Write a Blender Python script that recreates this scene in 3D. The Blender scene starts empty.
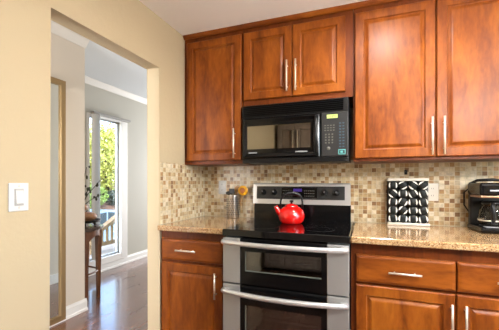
import bpy, bmesh, math, random
from mathutils import Vector, Matrix
random.seed(7)
PI = math.pi
SC = bpy.context.scene
COL = SC.collection

# ------------------------------------------------------------------ camera
cam_d = bpy.data.cameras.new('camera')
cam_d.sensor_width = 36
cam_d.lens = 310 / 499 * 36
cam_d.shift_y = 17 / 499
cam_d.clip_start = 0.02
cam = bpy.data.objects.new('camera', cam_d)
cam.location = (0.837, -2.44, 1.21)
cam.rotation_euler = (PI / 2, 0, math.radians(20.4))
COL.objects.link(cam)
SC.camera = cam

# ------------------------------------------------------------------ world, sun, large lights, exposure
W = bpy.data.worlds.new('world'); SC.world = W; W.use_nodes = True
wn = W.node_tree.nodes; wl = W.node_tree.links
sky = wn.new('ShaderNodeTexSky'); sky.sky_type = 'NISHITA'; sky.sun_disc = False
sky.sun_elevation = math.radians(48); sky.sun_rotation = math.radians(200)
wl.new(sky.outputs[0], wn['Background'].inputs[0])
wn['Background'].inputs[1].default_value = 1.6

def sun(rot, e, c):
    d = bpy.data.lights.new('sun', 'SUN'); d.energy = e; d.color = c; d.angle = 0.02
    o = bpy.data.objects.new('sun', d); o.rotation_euler = rot; COL.objects.link(o)
# high sun from the house side, lighting the garden
sun((math.radians(38), 0, math.radians(60)), 6.5, (1, .95, .85))

def area(name, loc, rot, sx, sy, e, c, spread=180, shape='RECTANGLE'):
    d = bpy.data.lights.new(name, 'AREA'); d.shape = shape; d.size = sx; d.size_y = sy
    d.energy = e; d.color = c; d.spread = math.radians(spread)
    o = bpy.data.objects.new(name, d); o.location = loc; o.rotation_euler = rot; COL.objects.link(o)
    return o
# daylight through the kitchen's right window, then added fill in dining room and hall
area('window_daylight_kitchen', (2.86, -1.75, 1.5), (0, math.radians(90), 0), 1.1, 1.3, 12, (.86, .93, 1.0))
area('fill_light_dining', (-1.3, 3.93, 1.35), (math.radians(-90), 0, 0), 2.0, 1.9, 150, (.95, .97, 1.0))  # added fill light; the far wall behind it is solid
area('fill_light_hall', (-1.1, -3.32, 1.4), (math.radians(90), 0, 0), .8, 1.7, 70, (.95, .96, 1.0))  # added to brighten the hall from its closed end, no window there
SC.view_settings.view_transform = 'Standard'
SC.view_settings.look = 'None'
SC.view_settings.exposure = 0.27
SC.view_settings.gamma = 1
SC.view_settings.use_curve_mapping = False
FILL_GLOBE = 116         # watts of the added opal globe fill light
LAMP = 19          # watts of each recessed downlight
LAMP_COL = (1.0, .985, .955)

# ------------------------------------------------------------------ materials
def lin(c):
    return tuple(((v / 255) / 12.92 if v / 255 <= .04045 else ((v / 255 + .055) / 1.055) ** 2.4) for v in c) + (1,)

def mat(name, c, rough=.5, metal=0, coat=0, emit=None, es=0, trans=0, spec=.5, coat_r=.12):
    m = bpy.data.materials.new(name); m.use_nodes = True
    b = m.node_tree.nodes['Principled BSDF']
    b.inputs['Base Color'].default_value = lin(c)
    b.inputs['Roughness'].default_value = rough
    b.inputs['Metallic'].default_value = metal
    b.inputs['Coat Weight'].default_value = coat
    b.inputs['Coat Roughness'].default_value = coat_r
    b.inputs['Specular IOR Level'].default_value = spec
    b.inputs['Transmission Weight'].default_value = trans
    if emit:
        b.inputs['Emission Color'].default_value = lin(emit); b.inputs['Emission Strength'].default_value = es
    return m

def nodes(m): return m.node_tree.nodes, m.node_tree.links, m.node_tree.nodes['Principled BSDF']

def ramp(N, stops, interp='LINEAR'):
    r = N.new('ShaderNodeValToRGB'); r.color_ramp.interpolation = interp
    e = r.color_ramp.elements
    while len(e) > 1: e.remove(e[-1])
    e[0].position = stops[0][0]; e[0].color = lin(stops[0][1])
    for p, c in stops[1:]:
        k = e.new(p); k.color = lin(c)
    return r

def coords(N, L, scale, rnd=True):
    t = N.new('ShaderNodeTexCoord'); mp = N.new('ShaderNodeMapping')
    mp.inputs['Scale'].default_value = scale
    L.new(t.outputs['Object'], mp.inputs['Vector'])
    if rnd:
        oi = N.new('ShaderNodeObjectInfo'); mu = N.new('ShaderNodeVectorMath'); mu.operation = 'SCALE'
        mu.inputs[0].default_value = (31, 17, 23); L.new(oi.outputs['Random'], mu.inputs['Scale'])
        L.new(mu.outputs[0], mp.inputs['Location'])
    return mp.outputs[0]

def bump(N, L, b, h, strength, dist=.002):
    bp = N.new('ShaderNodeBump'); bp.inputs['Strength'].default_value = strength; bp.inputs['Distance'].default_value = dist
    L.new(h, bp.inputs['Height']); L.new(bp.outputs[0], b.inputs['Normal'])

def noise(N, L, vec, scale, detail=4, rough=.55, dist=0):
    n = N.new('ShaderNodeTexNoise'); n.inputs['Scale'].default_value = scale; n.inputs['Detail'].default_value = detail
    n.inputs['Roughness'].default_value = rough; n.inputs['Distortion'].default_value = dist
    L.new(vec, n.inputs['Vector']); return n.outputs['Fac']

def wood(name, stops, scale, rough=.40, coat=.06, spec=.22):
    m = mat(name, (150, 80, 30), rough, coat=coat, spec=spec, coat_r=.3); N, L, b = nodes(m)
    v = coords(N, L, scale)
    f1 = noise(N, L, v, 3.0, 5, .6, .6)
    f2 = noise(N, L, v, 16.0, 3, .6, .2)
    mx = N.new('ShaderNodeMix'); mx.inputs[0].default_value = .28
    L.new(f1, mx.inputs[2]); L.new(f2, mx.inputs[3])
    r = ramp(N, stops); L.new(mx.outputs[0], r.inputs[0]); L.new(r.outputs[0], b.inputs['Base Color'])
    return m

CH = [(.28, (78, 33, 5)), (.42, (110, 52, 9)), (.54, (131, 67, 14)), (.72, (152, 86, 23))]
M = {}
M['cherry'] = wood('cherry vertical grain', CH, (3.8, 3.8, 1.0))
M['cherry_h'] = wood('cherry horizontal grain', CH, (1.0, 3.8, 3.8))
M['cherry_dark'] = wood('cherry carcass', [(.3, (64, 24, 3)), (.5, (96, 42, 8)), (.7, (120, 58, 14))], (3.2, 3.2, .55))
M['mahogany'] = wood('mahogany', [(.3, (66, 36, 18)), (.55, (112, 68, 36)), (.75, (140, 92, 54))], (3, 3, .8), .3, .4)
M['pantry'] = wood('pantry wood', [(.3, (112, 100, 90)), (.7, (146, 132, 120))], (3, 3, .6), .4, .1)
M['twig'] = mat('dark twig', (52, 44, 34), .7)
M['leafd'] = mat('dark dried leaf', (62, 64, 44), .6)
M['gourd'] = wood('dried gourd', [(.3, (120, 82, 56)), (.7, (178, 136, 102))], (6, 6, 6), .45, .1)
M['bowl'] = mat('dark bronze', (44, 42, 38), .4, .6)
M['nickel'] = mat('brushed nickel', (222, 212, 194), .34, .6)
M['steel'] = mat('stainless steel', (172, 171, 168), .42, .65)
M['steel_bright'] = mat('bright stainless', (214, 214, 214), .3, .7)
M['chrome'] = mat('chrome', (215, 215, 215), .12, 1)
M['black'] = mat('black plastic', (14, 14, 15), .34, spec=.3)
M['black_gloss'] = mat('black gloss', (7, 7, 8), .16, spec=.3, coat=.08)
M['black_enamel'] = mat('black enamel', (12, 12, 13), .2)
M['charcoal'] = mat('charcoal panel', (30, 30, 30), .4)
M['ceramic_glass'] = mat('ceramic glass', (7, 7, 8), .05, spec=.6)
M['ring'] = mat('burner print', (34, 34, 36), .12)
M['button'] = mat('button print', (92, 90, 84), .5)
M['button_blue'] = mat('blue button print', (52, 72, 86), .5)
M['sticker'] = mat('teal sticker', (86, 158, 158), .5)
M['label_grey'] = mat('badge grey', (150, 150, 152), .4)
M['lcd'] = mat('lit display', (150, 170, 90), .4, emit=(176, 190, 110), es=.8)
M['lcd_digit'] = mat('display digit', (30, 40, 20), .5)
M['violet'] = mat('violet display', (30, 20, 60), .3, emit=(92, 60, 190), es=.28)
M['mw_glass'] = mat('mirrored dark glass', (164, 160, 150), .02, 1)
M['red'] = mat('red enamel', (220, 18, 14), .16, coat=.7)
M['white'] = mat('white plastic', (212, 211, 210), .4)
M['white_trim'] = mat('white trim', (232, 230, 226), .45)
M['crown_trim'] = mat('crown trim', (212, 208, 200), .5)
M['slot'] = mat('socket slot', (60, 58, 55), .6)
M['outlet'] = mat('grey outlet plate', (186, 186, 184), .4)
M['cream_outlet'] = mat('pale outlet plate', (222, 216, 204), .4)
M['brass'] = mat('aged brass frame', (160, 134, 96), .38, .75)
M['mirror'] = mat('mirror glass', (225, 230, 228), .02, 1)
M['yellow'] = mat('yellow glaze', (226, 164, 30), .35)
M['orange'] = mat('orange brown glaze', (168, 92, 30), .4)
M['spoonwood'] = mat('pale spoon wood', (176, 132, 84), .5)
M['rack_metal'] = mat('satin rack metal', (206, 200, 188), .36, .6)
M['cap_white'] = mat('white jar cap', (226, 222, 212), .4)
M['cap_band'] = mat('black jar band', (17, 20, 18), .5, spec=.25)
M['jar'] = mat('spice jar', (66, 48, 34), .2)
M['foliage'] = mat('yellow green leaves', (160, 158, 66), .6)
M['foliage_g'] = mat('green leaves', (110, 132, 52), .6)
M['foliage_shade'] = mat('dark leaves', (44, 52, 34), .7)  # dark tone stands in for shade under the trees
M['bark'] = mat('bark', (74, 58, 44), .9)
M['deck'] = wood('deck boards', [(.3, (120, 108, 94)), (.7, (160, 148, 132))], (3, .5, 3), .8, 0)
M['rail'] = wood('railing wood', [(.3, (104, 84, 58)), (.7, (148, 122, 88))], (3, 3, .7), .7, 0)
M['earth'] = mat('earth bank', (96, 68, 52), .95)
M['concrete'] = mat('pale concrete', (206, 202, 196), .9)
M['car'] = mat('pale blue car paint', (132, 156, 176), .25, .2, coat=.8)
M['car_glass'] = mat('car glass', (40, 56, 66), .06)
M['tyre'] = mat('tyre', (24, 24, 24), .8)
M['beam'] = mat('eave beam', (92, 66, 40), .8)
M['cavity'] = mat('oven enamel', (160, 168, 156), .45)
M['lamp_disc'] = mat('lamp lens', (250, 244, 230), .5, emit=(255, 240, 214), es=3)
M['towel'] = mat('blind vinyl', (236, 236, 234), .6)

def glass(name, tint, refl_rough=.02, refl=.04):
    m = bpy.data.materials.new(name); m.use_nodes = True; N = m.node_tree.nodes; L = m.node_tree.links
    N.remove(N['Principled BSDF'])
    t = N.new('ShaderNodeBsdfTransparent'); t.inputs[0].default_value = lin(tint)
    g = N.new('ShaderNodeBsdfGlossy'); g.inputs['Roughness'].default_value = refl_rough
    lw = N.new('ShaderNodeLayerWeight'); lw.inputs[0].default_value = .5
    p = N.new('ShaderNodeMath'); p.operation = 'POWER'; p.inputs[1].default_value = 4; L.new(lw.outputs['Facing'], p.inputs[0])
    f = N.new('ShaderNodeMath'); f.operation = 'MULTIPLY_ADD'; f.inputs[1].default_value = .8; f.inputs[2].default_value = refl; L.new(p.outputs[0], f.inputs[0])
    x = N.new('ShaderNodeMixShader'); L.new(f.outputs[0], x.inputs[0]); L.new(t.outputs[0], x.inputs[1]); L.new(g.outputs[0], x.inputs[2])
    L.new(x.outputs[0], N['Material Output'].inputs[0]); return m
M['pane'] = glass('window glass', (250, 252, 252))
M['carafe_glass'] = glass('carafe glass', (205, 200, 190))
M['oven_glass'] = glass('oven glass', (150, 152, 146), .03, .24)

def plaster(name, c, s=.25):
    m = mat(name, c, .62, spec=.3); N, L, b = nodes(m)
    v = coords(N, L, (1, 1, 1), False)
    h = noise(N, L, v, 26, 5, .6); bump(N, L, b, h, s, .006); return m
M['wall'] = plaster('kitchen wall paint', (186, 170, 140), .28)
M['wall_hall'] = plaster('hall wall paint', (214, 204, 190), .06)
M['wall_dining'] = plaster('dining wall paint', (184, 181, 170), .05)
M['ceiling'] = plaster('kitchen ceiling paint', (246, 245, 242), .3)
M['ceiling_hall'] = plaster('dining ceiling paint', (206, 210, 212), .06)

def tile(name, ax):
    m = mat(name, (200, 180, 140), .3, spec=.5); N, L, b = nodes(m)
    t = N.new('ShaderNodeTexCoord'); s = N.new('ShaderNodeVectorMath'); s.operation = 'SCALE'; s.inputs['Scale'].default_value = 1 / .0305
    L.new(t.outputs['Object'], s.inputs[0])
    fl = N.new('ShaderNodeVectorMath'); fl.operation = 'FLOOR'; L.new(s.outputs[0], fl.inputs[0])
    fr = N.new('ShaderNodeVectorMath'); fr.operation = 'FRACTION'; L.new(s.outputs[0], fr.inputs[0])
    sf = N.new('ShaderNodeSeparateXYZ'); L.new(fl.outputs[0], sf.inputs[0])
    cb = N.new('ShaderNodeCombineXYZ'); L.new(sf.outputs[ax], cb.inputs[0]); L.new(sf.outputs[2], cb.inputs[1])
    wn_ = N.new('ShaderNodeTexWhiteNoise'); wn_.noise_dimensions = '2D'; L.new(cb.outputs[0], wn_.inputs['Vector'])
    r = ramp(N, [(0, (212, 197, 166)), (.2, (194, 171, 133)), (.4, (218, 205, 180)), (.56, (178, 149, 106)), (.7, (200, 179, 140)),
                 (.80, (168, 130, 84)), (.91, (134, 98, 62)), (.98, (176, 160, 130))], 'CONSTANT')
    L.new(wn_.outputs['Value'], r.inputs[0])
    sx = N.new('ShaderNodeSeparateXYZ'); L.new(fr.outputs[0], sx.inputs[0])
    def edge(o):
        a = N.new('ShaderNodeMath'); a.operation = 'SUBTRACT'; a.inputs[1].default_value = .5; L.new(o, a.inputs[0])
        c = N.new('ShaderNodeMath'); c.operation = 'ABSOLUTE'; L.new(a.outputs[0], c.inputs[0]); return c.outputs[0]
    mxm = N.new('ShaderNodeMath'); mxm.operation = 'MAXIMUM'; L.new(edge(sx.outputs[ax]), mxm.inputs[0]); L.new(edge(sx.outputs[2]), mxm.inputs[1])
    g = N.new('ShaderNodeMath'); g.operation = 'GREATER_THAN'; g.inputs[1].default_value = .455; L.new(mxm.outputs[0], g.inputs[0])
    n2 = noise(N, L, s.outputs[0], 1.3, 3)
    mt = N.new('ShaderNodeMix'); mt.data_type = 'RGBA'; mt.blend_type = 'MULTIPLY'; mt.inputs[0].default_value = .35
    gr = N.new('ShaderNodeValToRGB'); L.new(n2, gr.inputs[0]); gr.color_ramp.elements[0].position = .3; gr.color_ramp.elements[1].position = .6
    L.new(r.outputs[0], mt.inputs[6]); L.new(gr.outputs[0], mt.inputs[7])
    mx = N.new('ShaderNodeMix'); mx.data_type = 'RGBA'; L.new(g.outputs[0], mx.inputs[0]); L.new(mt.outputs[2], mx.inputs[6])
    mx.inputs[7].default_value = lin((196, 184, 158)); L.new(mx.outputs[2], b.inputs['Base Color'])
    iv = N.new('ShaderNodeMath'); iv.operation = 'SUBTRACT'; iv.inputs[0].default_value = 1; L.new(g.outputs[0], iv.inputs[1])
    bump(N, L, b, iv.outputs[0], .5, .0015)
    return m
M['tile_back'] = tile('mosaic tile back', 0)
M['tile_left'] = tile('mosaic tile left', 1)

def granite():
    m = mat('granite', (200, 160, 120), .12, coat=.3); N, L, b = nodes(m)
    v = coords(N, L, (1, 1, 1), False)
    vo = N.new('ShaderNodeTexVoronoi'); vo.inputs['Scale'].default_value = 210; L.new(v, vo.inputs['Vector'])
    sp = N.new('ShaderNodeSeparateColor'); L.new(vo.outputs['Color'], sp.inputs[0])
    r = ramp(N, [(0, (174, 138, 94)), (.3, (192, 158, 114)), (.5, (164, 124, 80)), (.68, (202, 172, 132)), (.8, (148, 106, 72)), (.92, (104, 74, 52)), (.96, (198, 164, 126))], 'CONSTANT')
    L.new(sp.outputs[0], r.inputs[0])
    n = noise(N, L, v, 7, 3)
    mx = N.new('ShaderNodeMix'); mx.data_type = 'RGBA'; mx.blend_type = 'MULTIPLY'; mx.inputs[0].default_value = .3
    gr = N.new('ShaderNodeValToRGB'); L.new(n, gr.inputs[0]); L.new(r.outputs[0], mx.inputs[6]); L.new(gr.outputs[0], mx.inputs[7])
    L.new(mx.outputs[2], b.inputs['Base Color']); return m
M['granite'] = granite()

def planks():
    m = mat('plank floor', (90, 60, 45), .2, coat=.6, spec=.7); N, L, b = nodes(m)
    t = N.new('ShaderNodeTexCoord'); mp = N.new('ShaderNodeMapping'); mp.inputs['Rotation'].default_value = (0, 0, PI / 2)
    L.new(t.outputs['Object'], mp.inputs[0])
    br = N.new('ShaderNodeTexBrick'); br.inputs['Scale'].default_value = 1; br.inputs['Brick Width'].default_value = 1.1
    br.inputs['Row Height'].default_value = .118; br.inputs['Mortar Size'].default_value = .0025; br.offset = .37
    br.inputs['Color1'].default_value = lin((92, 58, 44)); br.inputs['Color2'].default_value = lin((124, 84, 66)); br.inputs['Mortar'].default_value = lin((34, 22, 18))
    br.inputs['Bias'].default_value = 0
    L.new(mp.outputs[0], br.inputs[0])
    v = coords(N, L, (9, .9, 1), False); n = noise(N, L, v, 4, 5, .65)
    mx = N.new('ShaderNodeMix'); mx.data_type = 'RGBA'; mx.blend_type = 'MULTIPLY'; mx.inputs[0].default_value = .6
    gr = N.new('ShaderNodeValToRGB'); gr.color_ramp.elements[0].position = .25; gr.color_ramp.elements[1].position = .65
    L.new(n, gr.inputs[0]); L.new(br.outputs[0], mx.inputs[6]); L.new(gr.outputs[0], mx.inputs[7])
    L.new(mx.outputs[2], b.inputs['Base Color'])
    n3 = noise(N, L, coords(N, L, (5, 1.6, 1), False), 3, 3)
    mr = N.new('ShaderNodeMapRange'); mr.inputs[3].default_value = .16; mr.inputs[4].default_value = .34; L.new(n3, mr.inputs[0]); L.new(mr.outputs[0], b.inputs['Roughness'])
    ad = N.new('ShaderNodeMath'); ad.operation = 'SUBTRACT'; L.new(n3, ad.inputs[0]); L.new(br.outputs['Fac'], ad.inputs[1])
    bump(N, L, b, ad.outputs[0], .25, .002)
    return m
M['floor'] = planks()

# ------------------------------------------------------------------ mesh helpers
class B:
    """collects shapes in world coordinates; obj() moves them to the parent's base"""
    def __init__(s): s.bm = bmesh.new(); s.smooth = False
    def box(s, x0, x1, y0, y1, z0, z1, bev=0, seg=2):
        g = bmesh.ops.create_cube(s.bm, size=1)
        for v in g['verts']:
            v.co = Vector(((x0 + x1) / 2 + v.co.x * (x1 - x0), (y0 + y1) / 2 + v.co.y * (y1 - y0), (z0 + z1) / 2 + v.co.z * (z1 - z0)))
        if bev:
            ed = list({e for v in g['verts'] for e in v.link_edges})
            bmesh.ops.bevel(s.bm, geom=ed, offset=bev, segments=seg, profile=.5, affect='EDGES')
        return s
    def tube(s, pts, r, n=10, caps=True, flat=1.0, up=None):
        """a tube through pts; r a number or one per point; flat squashes it along `up`"""
        P = [Vector(p) for p in pts]; R = r if isinstance(r, (list, tuple)) else [r] * len(P)
        rings = []; prev = None
        for i, p in enumerate(P):
            t = (P[min(i + 1, len(P) - 1)] - P[max(i - 1, 0)]).normalized()
            if up is not None: a = Vector(up)
            else: a = prev if prev is not None else (Vector((0, 0, 1)) if abs(t.z) < .9 else Vector((1, 0, 0)))
            u = (a - t * a.dot(t)).normalized(); w = t.cross(u); prev = u
            rings.append([s.bm.verts.new(p + R[i] * (flat * math.cos(2 * PI * k / n) * u + math.sin(2 * PI * k / n) * w)) for k in range(n)])
        for a, b in zip(rings, rings[1:]):
            for k in range(n):
                f = s.bm.faces.new((a[k], a[(k + 1) % n], b[(k + 1) % n], b[k])); f.smooth = True
        if caps:
            s.bm.faces.new(rings[0][::-1]); s.bm.faces.new(rings[-1])
        return s
    def lathe(s, prof, c=(0, 0, 0), n=32, axis='z', a0=0, a1=2 * PI, cap=False):
        """prof: (radius, height) pairs"""
        full = abs(a1 - a0 - 2 * PI) < 1e-6; cnt = n if full else n + 1
        cols = []
        for k in range(cnt):
            a = a0 + (a1 - a0) * k / n; col = []
            for r, h in prof:
                if axis == 'z': co = (r * math.cos(a), r * math.sin(a), h)
                elif axis == 'y': co = (r * math.cos(a), h, r * math.sin(a))
                else: co = (h, r * math.cos(a), r * math.sin(a))
                col.append(s.bm.verts.new(Vector(c) + Vector(co)))
            cols.append(col)
        for k in range(n if full else n):
            A, Bc = cols[k], cols[(k + 1) % cnt]
            for i in range(len(prof) - 1):
                f = s.bm.faces.new((A[i], Bc[i], Bc[i + 1], A[i + 1])); f.smooth = True
        return s
    def prism(s, pts, axis, h0, h1):
        """extrude a polygon: axis 'z' takes (x,y), 'y' takes (x,z), 'x' takes (y,z)"""
        def mk(p, h): return {'z': (p[0], p[1], h), 'y': (p[0], h, p[1]), 'x': (h, p[0], p[1])}[axis]
        a = [s.bm.verts.new(mk(p, h0)) for p in pts]; b = [s.bm.verts.new(mk(p, h1)) for p in pts]
        s.bm.faces.new(a); s.bm.faces.new(b[::-1])
        for i in range(len(pts)):
            j = (i + 1) % len(pts); s.bm.faces.new((a[i], b[i], b[j], a[j]))
        return s
    def panel(s, x0, x1, z0, z1, yf, th, prof):
        """a routed door seen from -y: prof lists (inset, depth behind the face)"""
        loops = [[s.bm.verts.new((x, yf + th, z)) for x, z in ((x0, z0), (x1, z0), (x1, z1), (x0, z1))]]
        for i, d in prof:
            loops.append([s.bm.verts.new((x, yf + d, z)) for x, z in ((x0 + i, z0 + i), (x1 - i, z0 + i), (x1 - i, z1 - i), (x0 + i, z1 - i))])
        for a, b in zip(loops, loops[1:]):
            for k in range(4): s.bm.faces.new((a[k], a[(k + 1) % 4], b[(k + 1) % 4], b[k]))
        s.bm.faces.new(loops[-1]); s.bm.faces.new(loops[0][::-1]); return s
    def ball(s, c, r, n=2, sc=(1, 1, 1)):
        g = bmesh.ops.create_icosphere(s.bm, subdivisions=n, radius=1)
        for v in g['verts']:
            v.co = Vector(c) + Vector((v.co.x * r * sc[0], v.co.y * r * sc[1], v.co.z * r * sc[2]))
            for f in v.link_faces: f.smooth = True
        return s
    def spin(s, ang, c, axis='Z'):
        bmesh.ops.rotate(s.bm, verts=s.bm.verts, cent=c, matrix=Matrix.Rotation(ang, 3, axis)); return s

def wloc(o):
    v = Vector((0, 0, 0))
    while o: v += o.location; o = o.parent
    return v

def obj(name, b, m, parent=None, base=None, label=None):
    me = bpy.data.meshes.new(name)
    bmesh.ops.recalc_face_normals(b.bm, faces=b.bm.faces)
    off = wloc(parent) if parent else Vector(base or (0, 0, 0))
    for v in b.bm.verts: v.co -= off
    b.bm.to_mesh(me); b.bm.free()
    if isinstance(m, str): m = M[m]
    me.materials.append(m)
    o = bpy.data.objects.new(name, me); COL.objects.link(o)
    if parent: o.parent = parent
    else: o.location = off
    if label: o['label'] = label
    return o

def tag(o, label, cat, group=None, kind=None):
    if label: o['label'] = label
    if cat: o['category'] = cat
    if group: o['group'] = group
    if kind: o['kind'] = kind
    return o

def thing(name, label, cat, loc, group=None):
    o = bpy.data.objects.new(name, None); o.empty_display_size = .05; o.location = loc; COL.objects.link(o)
    return tag(o, label, cat, group)

def struct(name, b, m, parent=None, base=None):
    o = obj(name, b, m, parent, base)
    if not parent: o['kind'] = 'structure'
    return o

# ------------------------------------------------------------------ the setting
KC = 2.357      # kitchen ceiling
HC = 2.545      # dining room ceiling
struct('floor', B().box(-2.6, 3.0, -3.5, 4.1, -.1, 0), 'floor')
struct('ceiling', B().box(-.605, 3.0, -3.5, .12, KC, KC + .1), 'ceiling')
b = B().box(-2.6, -.605, -3.5, 4.1, HC, HC + .08); b.box(-.605, 3.0, .12, 4.1, HC, HC + .08)
struct('ceiling_dining', b, 'ceiling_hall')

def arch_wall():
    y0, y1, zt = -1.44, -.635, 2.01
    b = B().prism([(-3.5, 0), (y0, 0), (y0, zt), (y1, zt), (y1, 0), (.12, 0), (.12, KC), (-3.5, KC)], 'x', -.605, -.5)
    ed = [e for e in b.bm.edges if any(abs(v.co.y - q) < 1e-6 for v in e.verts for q in (y0, y1)) and all(y0 - .01 < v.co.y < y1 + .01 for v in e.verts)]
    bmesh.ops.bevel(b.bm, geom=ed, offset=.006, segments=2, profile=.5, affect='EDGES')
    return b
struct('wall_left', arch_wall(), 'wall')
# the hall side above the dropped kitchen ceiling
struct('wall_upper', B().box(-.605, -.5, -3.5, .12, KC + .1, HC).box(-.5, 3.0, 0, .12, KC + .1, HC), 'wall_hall')
struct('wall_back', B().box(-.5, 3.0, 0, .12, 0, KC), 'wall')
struct('wall_front', B().box(-2.6, 3.0, -3.5, -3.4, 0, HC), 'wall')
b = B().box(2.9, 3.0, -3.4, -2.45, 0, KC); b.box(2.9, 3.0, -1.05, 0, 0, KC); b.box(2.9, 3.0, -2.45, -1.05, 0, .95); b.box(2.9, 3.0, -2.45, -1.05, 2.1, KC)
struct('wall_right', b, 'wall')
struct('wall_closet', B().box(-1.74, -1.64, -3.4, -.24, 0, HC).box(-2.6, -1.74, -.34, -.24, 0, HC), 'wall_hall')
b = B(); wy0, wy1, wz0, wz1 = .575, 1.14, .17, 2.085
b.box(-2.6, -2.5, -.24, wy0, 0, HC); b.box(-2.6, -2.5, wy1, 4.0, 0, HC); b.box(-2.6, -2.5, wy0, wy1, 0, wz0); b.box(-2.6, -2.5, wy0, wy1, wz1, HC)
struct('wall_window', b, 'wall_dining')
struct('wall_dining', B().box(-2.6, 3.0, 4.0, 4.1, 0, HC), 'wall_dining')
struct('wall_dining_right', B().box(2.9, 3.0, .12, 4.0, 0, HC), 'wall_dining')
# tiled splashbacks
struct('wall_tile_back', B().box(-.491, 2.89, -.009, 0, .90, 1.42), 'tile_back')
struct('wall_tile_left', B().box(-.5, -.491, -.628, 0, .90, 1.347), 'tile_left')

def run(prof, x=None, y0=0, y1=1, sgn=1):
    """a moulding along y on the plane x; prof: (out, z)"""
    return B().prism([(x + sgn * o, z) for o, z in prof], 'y', y0, y1)
bb = [(0, 0), (.024, 0), (.024, .02), (.016, .026), (.015, .085), (.01, .095), (.007, .11), (0, .11)]
struct('baseboard_closet', run(bb, -1.64, -.455, -.225), 'white_trim')
struct('baseboard_window', run(bb, -2.5, -.24, 4.0), 'white_trim')
cr = [(0, HC - .075), (.008, HC - .075), (.012, HC - .064), (.03, HC - .036), (.046, HC - .014), (.05, HC - .008), (.05, HC), (0, HC)]
struct('trim_1', run(cr, -1.64, -3.4, -.232), 'crown_trim')
struct('trim_2', run(cr, -2.5, -.24, 4.0), 'crown_trim')

struct('wall_passage', B().box(-.605, -.5, .12, 1.1, 0, HC), 'wall_hall')
struct('baseboard_passage', B().box(-.62, -.605, -.6, 1.1, 0, .11), 'white_trim')
# window: casing, sash, pane
win = struct('window_1', B().box(-2.5, -2.475, wy1 - .012, 1.255, .095, 2.1, .003).box(-2.5, -2.475, .545, wy1, .095, .185, .003)
             .box(-2.5, -2.475, .545, wy1, 2.07, 2.1, .003).box(-2.5, -2.475, .545, .578, .185, 2.07, .003), 'white_trim')
b = B(); xs0, xs1 = -2.57, -2.54
b.box(xs0, xs1, wy0, wy0 + .03, wz0, wz1); b.box(xs0, xs1, wy1 - .018, wy1, wz0, wz1); b.box(xs0, xs1, wy0, wy1, wz0, wz0 + .03); b.box(xs0, xs1, wy0, wy1, wz1 - .03, wz1)
sash = obj('window_sash', b, mat('grey sash', (170, 172, 172), .5), win)
obj('window_pane', B().box(-2.558, -2.552, wy0 + .03, wy1 - .018, wz0 + .03, wz1 - .03), 'pane', sash)

# ------------------------------------------------------------------ garden beyond the window
struct('ground_outside', B().box(-30, -6.2, -6, 26, -1.4, -1.2), 'concrete')
struct('deck', B().box(-4.3, -2.6, -3, 6, -.28, -.12), 'deck')
t = thing('deck_railing', 'weathered wooden stair railing with balusters outside the dining window', 'railing', (-3.9, 2.7, -.12))
ya, yb = 1.85, 3.7
def rz(y): return .13 + (y - ya) * .49
b = B(); b.prism([(ya, rz(ya)), (yb, rz(yb)), (yb, rz(yb) + .07), (ya, rz(ya) + .07)], 'x', -3.96, -3.84); obj('handrail', b, 'rail', t)
b = B(); b.prism([(ya, -.02), (yb, -.02), (yb, .05), (ya, .05)], 'x', -3.93, -3.87); obj('bottom_rail', b, 'rail', t)
k = 0; y = ya + .06
while y < yb:
    big = k % 8 == 0
    w = .045 if big else .019
    obj('post' if big else 'baluster', B().box(-3.9 - w, -3.9 + w, y - w, y + w, -.12 if big else .04, rz(y - w) + .01), 'rail', t)
    y += .125; k += 1
obj_ = obj('roof_eave', B().box(-3.35, -3.2, -.5, 5, 2.40, 2.56), 'beam'); tag(obj_, 'brown eave beam above the dining window outside', 'beam'); obj_['kind'] = 'structure'
# earth bank with shrubs
b = B(); b.prism([(-9.5, -1.2), (-10.5, .05), (-15, .9), (-26, 1.2), (-26, -1.2)], 'y', -4, 26)
struct('hill_bank', b, 'earth')

def leaf_cloud(b, c, rad, n, size, flat=1.0):
    for _ in range(n):
        while True:
            p = Vector((random.uniform(-1, 1), random.uniform(-1, 1), random.uniform(-1, 1)))
            if .25 < p.length < 1: break
        p = Vector((p.x * rad[0], p.y * rad[1], p.z * rad[2])) + Vector(c)
        u = Vector((random.gauss(0, 1), random.gauss(0, 1), random.gauss(0, 1))).normalized(); w = u.orthogonal().normalized()
        s_ = size * random.uniform(.6, 1.3)
        vs = [b.bm.verts.new(p + a * u * s_ + d * w * s_ * .5) for a, d in ((-1, 0), (0, -1), (1, 0), (0, 1))]
        b.bm.faces.new(vs)
def tree(label, x, y, z, h, rad, m, n, size):
    t = thing('tree', label, 'tree', (x, y, z), 'garden trees')
    b = B(); b.tube([(x, y, z), (x + .05, y - .04, z + h * .45), (x - .05, y + .08, z + h * .8)], [.16, .12, .05], 8)
    for k in range(4):
        a = k * 1.7; b.tube([(x, y, z + h * .4), (x + .5 * rad[0] * math.cos(a), y + .5 * rad[1] * math.sin(a), z + h * .75)], [.07, .025], 6)
    obj('trunk', b, 'bark', t)
    b = B(); leaf_cloud(b, (x, y, z + h * .62), rad, n, size); obj('crown', b, m, t)
def shrub(label, x, y, z, rad, m, n, size):
    t = thing('shrub', label, 'shrub', (x, y, z), 'garden shrubs')
    b = B(); 
    for k in range(5): b.tube([(x, y, z), (x + rad[0] * .5 * math.cos(k * 1.3), y + rad[1] * .5 * math.sin(k * 1.3), z + rad[2])], [.03, .012], 5)
    obj('stem', b, 'bark', t)
    b = B(); leaf_cloud(b, (x, y, z + rad[2]), rad, n, size); obj('foliage', b, m, t)
tree('yellow green leafy tree seen through the middle of the window', -12.4, 10.6, .4, 3.4, (2.1, 2.1, 1.9), 'foliage', 7000, .085)
tree('leafy tree seen at the left edge of the window behind the blind', -12.8, 6.3, .4, 3.2, (1.7, 1.7, 1.8), 'foliage', 4000, .085)
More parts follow.
